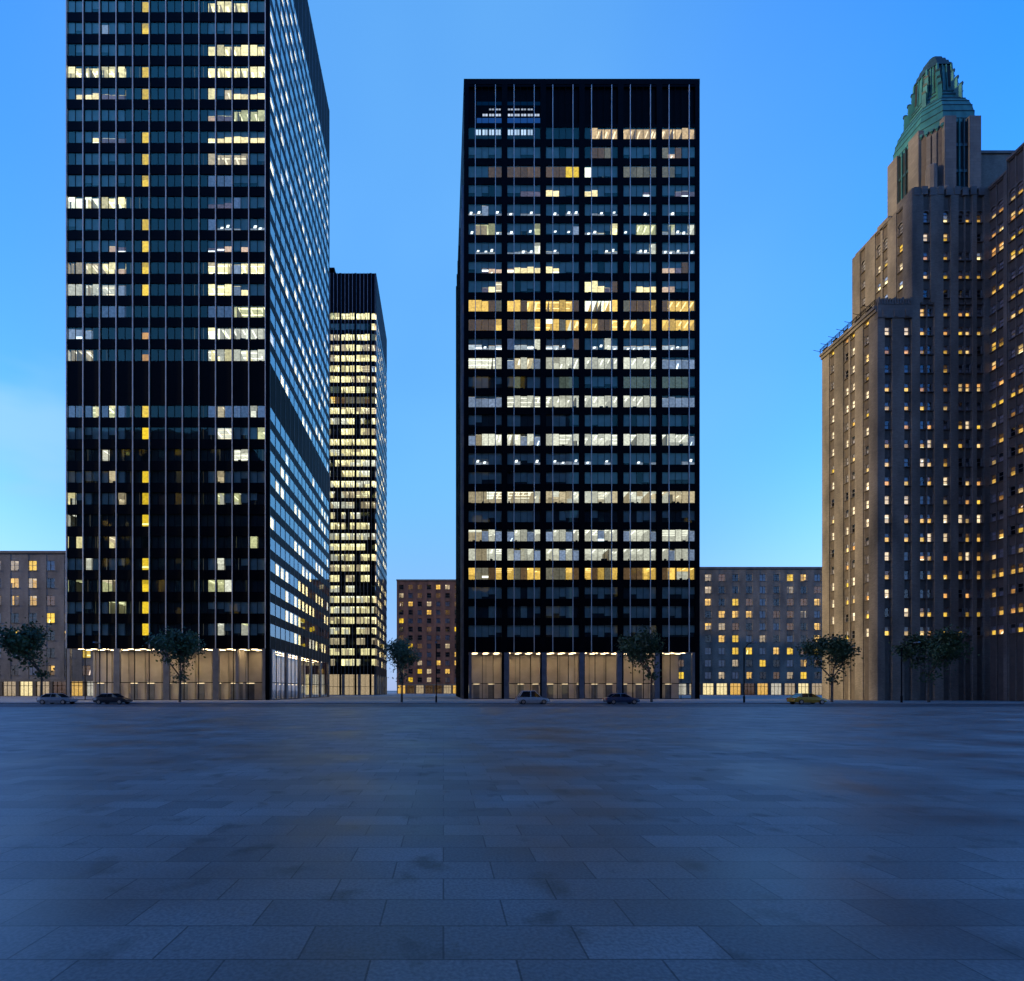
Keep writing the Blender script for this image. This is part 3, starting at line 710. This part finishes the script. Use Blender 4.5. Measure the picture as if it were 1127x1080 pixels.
    for (za, sa), (zb_, sb) in zip(dome_prof, dome_prof[1:]):
        s.prism(ring(sa, za), ring(sb, zb_), M['copper'], cap=(zb_ > ZS + 5.9))
        s.prism(ring(sa + .012, za - .05), ring(sa + .012, za + .05), M['copperd'], True, True)      # seam
    dome = s.build('dome', t)
    tiers = [(ZS + 6.0, ZS + 6.9, .535, .515), (ZS + 6.9, ZS + 7.7, .495, .475)]
    for za, zb_, sa, sb in tiers:
        s = MB(); s.prism(ring(sa, za), ring(sb, zb_), M['copper']); s.prism(ring(sb + .02, zb_ - .16), ring(sb + .02, zb_ + .02), M['copperd'], True, True); s.build('tier', dome)
    s = MB()                                                                                           # lantern: ribbed drum with dark slits, stepped cap
    s.prism(ring(.425, ZS + 7.7), ring(.375, ZS + 13.0), M['copper'])
    for f8 in range(8):
        A = Vector(ring(.44, 0)[f8]); B = Vector(ring(.44, 0)[(f8 + 1) % 8]); o = Vector((cx, cy, 0))
        for w_, rad in ((0, .2), (.36, .1), (.64, .1)):
            P = A.lerp(B, w_); d = (P - o)*.105
            s.tube((P.x, P.y, ZS + 7.7), (P.x - d.x, P.y - d.y, ZS + 13.05), rad, M['copper'], 4)
        for w0_, w1_ in ((.10, .27), (.73, .90)):
            P, Q = o + (A.lerp(B, w0_) - o)*.972, o + (A.lerp(B, w1_) - o)*.972; k0, k1 = .10, .02
            s.quad([(P.x, P.y, ZS + 8.8), (Q.x, Q.y, ZS + 8.8), tuple(o + (Q - o)*.93)[:2] + (ZS + 12.6,), tuple(o + (P - o)*.93)[:2] + (ZS + 12.6,)], M['dark'])
    s.prism(ring(.415, ZS + 12.9), ring(.405, ZS + 13.3), M['copperd'], True, True)
    for k_, (za, zb_, sa, sb) in enumerate(((13.3, 14.1, .37, .345), (14.1, 14.9, .305, .28), (14.9, 15.7, .235, .20), (15.7, 16.3, .14, .10))): s.prism(ring(sa, ZS + za), ring(sb, ZS + zb_), M['copperd'])
    s.build('lantern', dome)
    for a in range(8):                                                                                 # stepped buttress fins with small projecting tips
        P = Vector(ring(1, 0)[a]) - Vector((cx, cy, 0)); d = P.normalized(); side = Vector((-d.y, d.x, 0)); Rr = P.length
        s = MB(); pr = lambda r, w_, z: (cx + d.x*r + side.x*w_, cy + d.y*r + side.y*w_, z)
        for rr, zt, zl in ((.63, ZS + 7.9, ZS + 4.6), (.54, ZS + 9.6, ZS + 5.6), (.46, ZS + 11.3, ZS + 7.2)):
            q0, q1 = Rr*(rr - .15), Rr*rr
            s.prism([pr(q0, -.3, zl), pr(q1, -.3, zl), pr(q1, .3, zl), pr(q0, .3, zl)], [pr(q0, -.27, zt), pr(q1 - .05, -.27, zt), pr(q1 - .05, .27, zt), pr(q0, .27, zt)], M['copper'])
            s.prism([pr(q1 - .45, -.3, zt), pr(q1, -.3, zt), pr(q1, .3, zt), pr(q1 - .45, .3, zt)], [pr(q1 - .3, -.25, zt + .25), pr(q1 + .1, -.25, zt + .3), pr(q1 + .1, .25, zt + .3), pr(q1 - .3, .25, zt + .25)], M['copperd'])
        s.build('stepped_fin', dome)
    # small round-headed turrets on the terrace round the shaft
    for tx, ty, r, h in ((84.9, 88.7, .78, 7.4), (83.6, 88.0, .5, 2.2), (86.0, 87.3, .5, 2.6)):
        s = MB(); rg = lambda k, z: [(tx + r*k*math.cos(i*math.pi/5), ty + r*k*math.sin(i*math.pi/5), z) for i in range(10)]
        pr = [(0, 1), (h, 1), (h + .35*r, .92), (h + .7*r, .7), (h + .95*r, .35), (h + r, .05)]
        for (za, ka), (zb_, kb) in zip(pr, pr[1:]): s.prism(rg(ka, TOP - .5 + za), rg(kb, TOP - .5 + zb_), M['stone'], zb_ > h + .9*r)
        s.build('turret', t)
hotel()

# ------------------------------------------------------------------ ground
asphalt = surf("asphalt", (.035, .037, .042), (.06, .062, .068), 1.6, .6, bump=.15)
paving = brick("granite_paving", (.15, .147, .143), (.25, .243, .235), (.07, .07, .07), .92, .46, .62, .007, .55, True)
walk = brick("concrete_walk", (.25, .245, .235), (.30, .295, .285), (.13, .13, .13), 1.5, 1.5, .8, .015, .35, True)
paint = surf("road_paint", (.55, .55, .53), (.75, .75, .72), 4, .7)
kerbm = surf("kerb_stone", (.22, .22, .22), (.30, .30, .29), 2, .8)
def slab(name, x0, x1, y0, y1, z0, z1, m):
    s = MB(); s.box(WORLD, x0, x1, y0, y1, z0, z1, m); return structure(s.build(name))
s = MB(); s.quad([(-3000, -3000, -.15), (3000, -3000, -.15), (3000, 3000, -.15), (-3000, 3000, -.15)], asphalt); structure(s.build('ground'))
slab('plaza', -300, 300, -60, 51.7, -.3, 0, paving)
slab('pavement', -300, 300, 70.3, 700, -.3, 0, walk)
slab('kerb', -300, 300, 51.7, 52, -.3, .004, kerbm); slab('kerb', -300, 300, 70, 70.3, -.3, .004, kerbm)
s = MB()
for y in (57.9, 63.9):
    for i in range(-30, 31): s.quad([(i*9, y, -.146), (i*9 + 3, y, -.146), (i*9 + 3, y + .14, -.146), (i*9, y + .14, -.146)], paint)
structure(s.build('road_markings'))

# ------------------------------------------------------------------ lower buildings further along the streets
def block(label, x0, x1, y0, y1, h, m, nx, nz, name='apartment_building', back=False):
    t = thing(name, label, 'building')
    w = x1 - x0; f = F((x1, y1), (-1, 0), (0, 1), w) if back else F((x0, y0), (1, 0), (0, -1), w); bx = w/nx; fh = (h - 6)/nz
    s = MB(); s.box(WORLD, x0 + .01, x1 - .01, y0 + (0 if back else 5.2), y1 - (5.2 if back else 0), 0, h - 1, m); s.box(WORLD, x0 + .01, x0 + .4, y0 + (0 if back else .71), y1 - (.71 if back else 0), 0, h - 1.1, m); s.box(WORLD, x1 - .4, x1 - .01, y0 + (0 if back else .71), y1 - (.71 if back else 0), 0, h - 1.1, m); s.box(WORLD, x0 + .4, x1 - .4, y0 + .71, y1 - .71, h - 1.3, h - .9, m); s.build('core', t)
    s = MB()
    for i in range(nx + 1):
        a = max(0, i*bx - bx*.27); b = min(w, i*bx + bx*.27); s.box(f, a, b, -.7, 0, 5, h, m)
    for i in range(nx):
        for j in range(nz + 1):
            a = 5 if j == 0 else 5 + j*fh - fh*.22; b = h if j == nz else 5 + j*fh + fh*.22
            s.box(f, i*bx + bx*.27, (i + 1)*bx - bx*.27, -.7, -.04, a, b, m)
    s.box(f, -.2, w + .2, -.7, .35, h, h + .7, M['stone']); s.box(f, 0, w, -.7, .15, 4.3, 5, M['stone']); s.build('wall', t)
    for i in range(nx):
        for j in range(nz):
            o = MB(); za_ = 5 + j*fh + fh*.22; o.box(f, i*bx + bx*.25, (i + 1)*bx - bx*.25, -.1, .12, za_ - .18, za_ - .01, M['stone'])
            zm_ = 5 + (j + .5)*fh; o.box(f, i*bx + bx*.27, (i + 1)*bx - bx*.27, -.16, -.05, zm_, zm_ + .08, M['frame'])
            strip(f, i*bx + bx*.27, (i + 1)*bx - bx*.27, 5 + j*fh + fh*.22, 5 + (j + 1)*fh - fh*.22, [rnd.choice('DDNNDYOwo')]*2, .08, .4, o, gl='hglass'); o.build('window', t)
    lobby(t, f, .1, w - .1, 4.3, 5, M['trim'], 'WOwDC', 'hglass', .5)
rb = brick("red_brick", (.16, .07, .05), (.21, .10, .07), (.12, .1, .09), .42, .13)
gb = brick("grey_brick", (.15, .145, .14), (.20, .19, .185), (.1, .1, .1), .42, .13)
block('grey brick building beyond the left side of the tallest tower', -150, -76, 150, 175, 42, gb, 14, 7)
block('red brick building at street level between the two dark towers', -24, 14, 262, 290, 58, rb, 8, 12)
block('tan brick building between the six-bay tower and the hotel', 86, 142, 190, 215, 47, M['brick'], 11, 9)

# unseen blocks added behind the viewer: they shade the fronts and show in glass
db = brick("dark_brick", (.05, .045, .042), (.07, .062, .058), (.04, .04, .04), .42, .13)
block('unseen tall dark brick block added behind the viewer to shade the black towers', -72, 58, -75, -32, 165, db, 8, 12, 'shade_block', True)
block('unseen lower dark brick block added to shade the fronts, beside the tall one', 70, 150, -75, -36, 95, db, 10, 9, 'shade_block', True)
block('unseen broad dark brick block added to shade the fronts, towards the sunset', -160, -84, -75, -36, 110, db, 10, 9, 'shade_block', True)

# ------------------------------------------------------------------ street furniture, trees and parked cars along the far kerb
bark = surf("bark", (.05, .04, .03), (.10, .08, .06), 6, .9, bump=.4)
def leafmat():
    m, n, l = mat("leaves"); b = n["Principled BSDF"]; at = n.new("ShaderNodeAttribute"); at.attribute_name = "lamp"
    l.new(at.outputs["Color"], b.inputs["Base Color"]); b.inputs["Roughness"].default_value = .6; return m
leafm = leafmat()
def copies(root, loc, label, rot=0, scale=1):
    r = root.copy(); COL.objects.link(r); r.location = loc; r.rotation_euler = (0, 0, rot); r.scale = (scale,)*3; r["label"] = label
    for ch in root.children:
        c = ch.copy(); COL.objects.link(c); c.parent = r
    return r
def make_tree(label):
    t = thing('street_tree', label, 'tree', 'street trees along the far pavement'); tr = MB(); tips = []
    def limb(a, d, ln, r, lev):
        b = a + d*ln; x = d.orthogonal().normalized(); y = d.cross(x)
        rg = lambda c, q: [tuple(c + x*(q*math.cos(k*math.pi/3)) + y*(q*math.sin(k*math.pi/3))) for k in range(6)]
        tr.prism(rg(a, r), rg(b, r*.66), bark, True)
        if lev == 0: tips.append(b); return
        for k in range(3 if lev > 1 else 3):
            ax = Vector((rnd.uniform(-1, 1), rnd.uniform(-1, 1), rnd.uniform(.1, .9))).normalized()
            limb(b, (d*.8 + ax*.85).normalized(), ln*rnd.uniform(.55, .8), r*.6, lev - 1)
        tips.append(b)
    limb(Vector((0, 0, 0)), Vector((.02, 0, 1)), 2.9, .15, 3)
    tr.build('trunk', t); cr = MB()
    for p in tips:
        g = rnd.uniform(.6, 1.2); rad = rnd.uniform(.6, 1.15)
        for _ in range(85):
            o = Vector((rnd.gauss(0, 1), rnd.gauss(0, 1), rnd.gauss(0, .8)))*rad*.55 + p
            u = Vector((rnd.uniform(-1, 1), rnd.uniform(-1, 1), rnd.uniform(-1, 1))).normalized(); v = u.orthogonal().normalized(); sz = rnd.uniform(.10, .21); k = g*rnd.uniform(.7, 1.3)
            cr.quad([tuple(o - u*sz), tuple(o + v*sz*.6), tuple(o + u*sz), tuple(o - v*sz*.6)], leafm, (.045*k, .085*k, .028*k))
    cr.build('crown', t); return t
tl = ['street tree at the far left, left of the tallest tower', "street tree before the left bays of the tallest tower's lobby", "street tree before the right bays of the tallest tower's lobby", 'street tree before the gap between the two black towers',
      'street tree before the middle of the six-bay tower', 'street tree just right of the six-bay tower', 'street tree beside the brick hotel corner']
protos = [make_tree(tl[0]), make_tree(tl[1]), make_tree(tl[2])]
for i, x in enumerate((-70, -58, -38, -6, 30, 56, 70)):
    if i < 3: protos[i].location = (x, 73.5, 0); protos[i].scale = (rnd.uniform(1.15, 1.4),)*3
    else: copies(protos[i % 3], (x, 73.5, 0), tl[i], rnd.uniform(0, 6), rnd.uniform(1.1, 1.4))
def make_lamp(label):
    t = thing('street_lamp', label, 'street lamp', 'street lamps on the far pavement')
    s = MB(); s.tube((0, 0, 0), (0, 0, .9), .13, M['iron'], 10); s.tube((0, 0, .9), (0, 0, 7.6), .075, M['iron'], 10); s.build('pole', t)
    s = MB(); s.tube((0, 0, 7.4), (0, -.9, 8.1), .05, M['iron'], 8); s.tube((0, -.9, 8.1), (0, -2.0, 8.2), .05, M['iron'], 8); s.build('arm', t)
    s = MB(); s.prism([(-.16, -2.7, 8.12), (.16, -2.7, 8.12), (.16, -1.9, 8.12), (-.16, -1.9, 8.12)], [(-.09, -2.6, 8.28), (.09, -2.6, 8.28), (.09, -1.95, 8.28), (-.09, -1.95, 8.28)], M['steel'], True, True); s.build('lamp_head', t); return t
ll = ['unlit street lamp in front of the tallest tower', 'unlit street lamp at the left corner of the six-bay tower', 'unlit street lamp before the right bays of the six-bay tower', 'unlit street lamp near the hotel']
lp = make_lamp(ll[0]); lp.location = (-47, 71.2, 0)
for i, x in enumerate((-1, 42, 64)): copies(lp, (x, 71.2, 0), ll[i + 1])

def paintm(name, c): 
    m, n, l = mat(name); b = n["Principled BSDF"]; t = noise(n, l, 3, 4); r = ramp(n, l, t.outputs[0], tuple(x*.8 for x in c), c); l.new(r.outputs[0], b.inputs["Base Color"])
    b.inputs["Roughness"].default_value = .3; b.inputs["Coat Weight"].default_value = .6; return m
rubber = surf("tyre_rubber", (.012, .012, .013), (.022, .022, .022), 5, .8); rim = surf("wheel_rim", (.3, .3, .31), (.45, .45, .46), 6, .3, .9)
redl = surf("tail_lamp", (.25, .01, .01), (.35, .02, .02), 6, .2); carg = surf("car_glass", (.008, .01, .012), (.015, .018, .02), 2, .06)
def make_car(label, colour, tall=0.0):
    """sedan or van seen side-on: lofted from cross-sections along its length"""
    t = thing('parked_car', label, 'car', 'cars parked along the far kerb'); m = paintm("car_paint", colour)
    #        x      half-width  sill  belt
    sec = [(-2.28, .66, .42, .62), (-2.2, .80, .30, .84), (-1.7, .88, .24, .95), (-.9, .91, .22, .97), (.5, .91, .22, .96), (1.2, .90, .24, .90), (1.9, .85, .28, .78), (2.22, .70, .36, .62)]
    s = MB(); rings = []
    for x, w, a, b in sec: rings.append([(x, -w*.92, a), (x, -w, a + (b - a)*.45), (x, -w*.94, b), (x, w*.94, b), (x, w, a + (b - a)*.45), (x, w*.92, a)])
    for i, (r0, r1) in enumerate(zip(rings, rings[1:])): s.prism(r0, r1, m, i == len(rings) - 2, i == 0)
    s.build('body', t)
    h = 1.42 + tall
    gh = [(-1.75 - tall*.4, .82, .95), (-1.1 - tall*.8, .68, h - .03), (.25, .68, h), (1.1, .80, .90)]
    s = MB(); rr = [[(x, -w, .90), (x, -w*(.99 if z < 1.1 else .93), z), (x, w*(.99 if z < 1.1 else .93), z), (x, w, .90)] for x, w, z in gh]
    for i, (r0, r1) in enumerate(zip(rr, rr[1:])): s.prism(r0, r1, carg, i == 2, i == 0)
    s.build('window', t)
    s = MB(); x0, x1 = gh[1][0] - .08, gh[2][0] + .1
    s.prism([(x0, -.65, h - .04), (x1, -.65, h - .02), (x1, .65, h - .02), (x0, .65, h - .04)], [(x0 + .1, -.55, h + .03), (x1 - .1, -.55, h + .045), (x1 - .1, .55, h + .045), (x0 + .1, .55, h + .03)], m, True, True)
    for y in (-1, 1):
        for xa, za, xb, zb_ in ((gh[0][0], .95, gh[1][0], h - .02), (-.35, .93, -.35, h - .02), (gh[3][0], .90, gh[2][0], h - .01)):
            s.tube((xa, y*.80 if za == zb_ else y*.81, za), (xb, y*.655, zb_), .035, m, 5)
    s.build('roof', t)
    for x in (-1.36, 1.38):
        for y in (-.83, .83):
            s = MB(); ring = lambda q, yy: [(x + q*math.cos(k*math.pi/8), yy, .32 + q*math.sin(k*math.pi/8)) for k in range(16)]
            s.prism(ring(.32, y - .1), ring(.32, y + .1), rubber, True, True); w_ = s.build('wheel', t)
            s = MB(); yy = y + (.105 if y > 0 else -.105); s.prism(ring(.2, y), ring(.2, yy), rim, True, True); s.build('rim', t)
    for y in (-.6, .6):
        s = MB(); s.box(WORLD, -2.27, -2.17, y - .17, y + .17, .62, .78, redl); s.build('tail_lamp', t)
        s = MB(); s.box(WORLD, 2.08, 2.2, y - .17, y + .17, .56, .68, rim); s.build('headlight', t)
    return t
for x, c, lb, tl_ in ((-52, (.30, .30, .31), "silver car parked by the left bays of the tallest tower's lobby", 0), (-44.5, (.02, .02, .025), "black car parked by the right bays of the tallest tower's lobby", .0), (12, (.45, .45, .44), 'white van-bodied car parked before the left bays of the six-bay tower', .35),
                      (24, (.03, .05, .10), 'dark blue car parked before the middle of the six-bay tower', 0), (49, (.50, .28, .02), 'yellow cab parked by the right end of the six-bay tower', 0)):
    c_ = make_car(lb, c, tl_); c_.location = (x, 68.7, -.15)
block('unseen dark brick block added far left to keep the sun off the hotel wing', -330, -300, -40, 44.6, 150, db, 4, 14, 'shade_block', True)  # added out of view to cast shade on the hotel's right wing
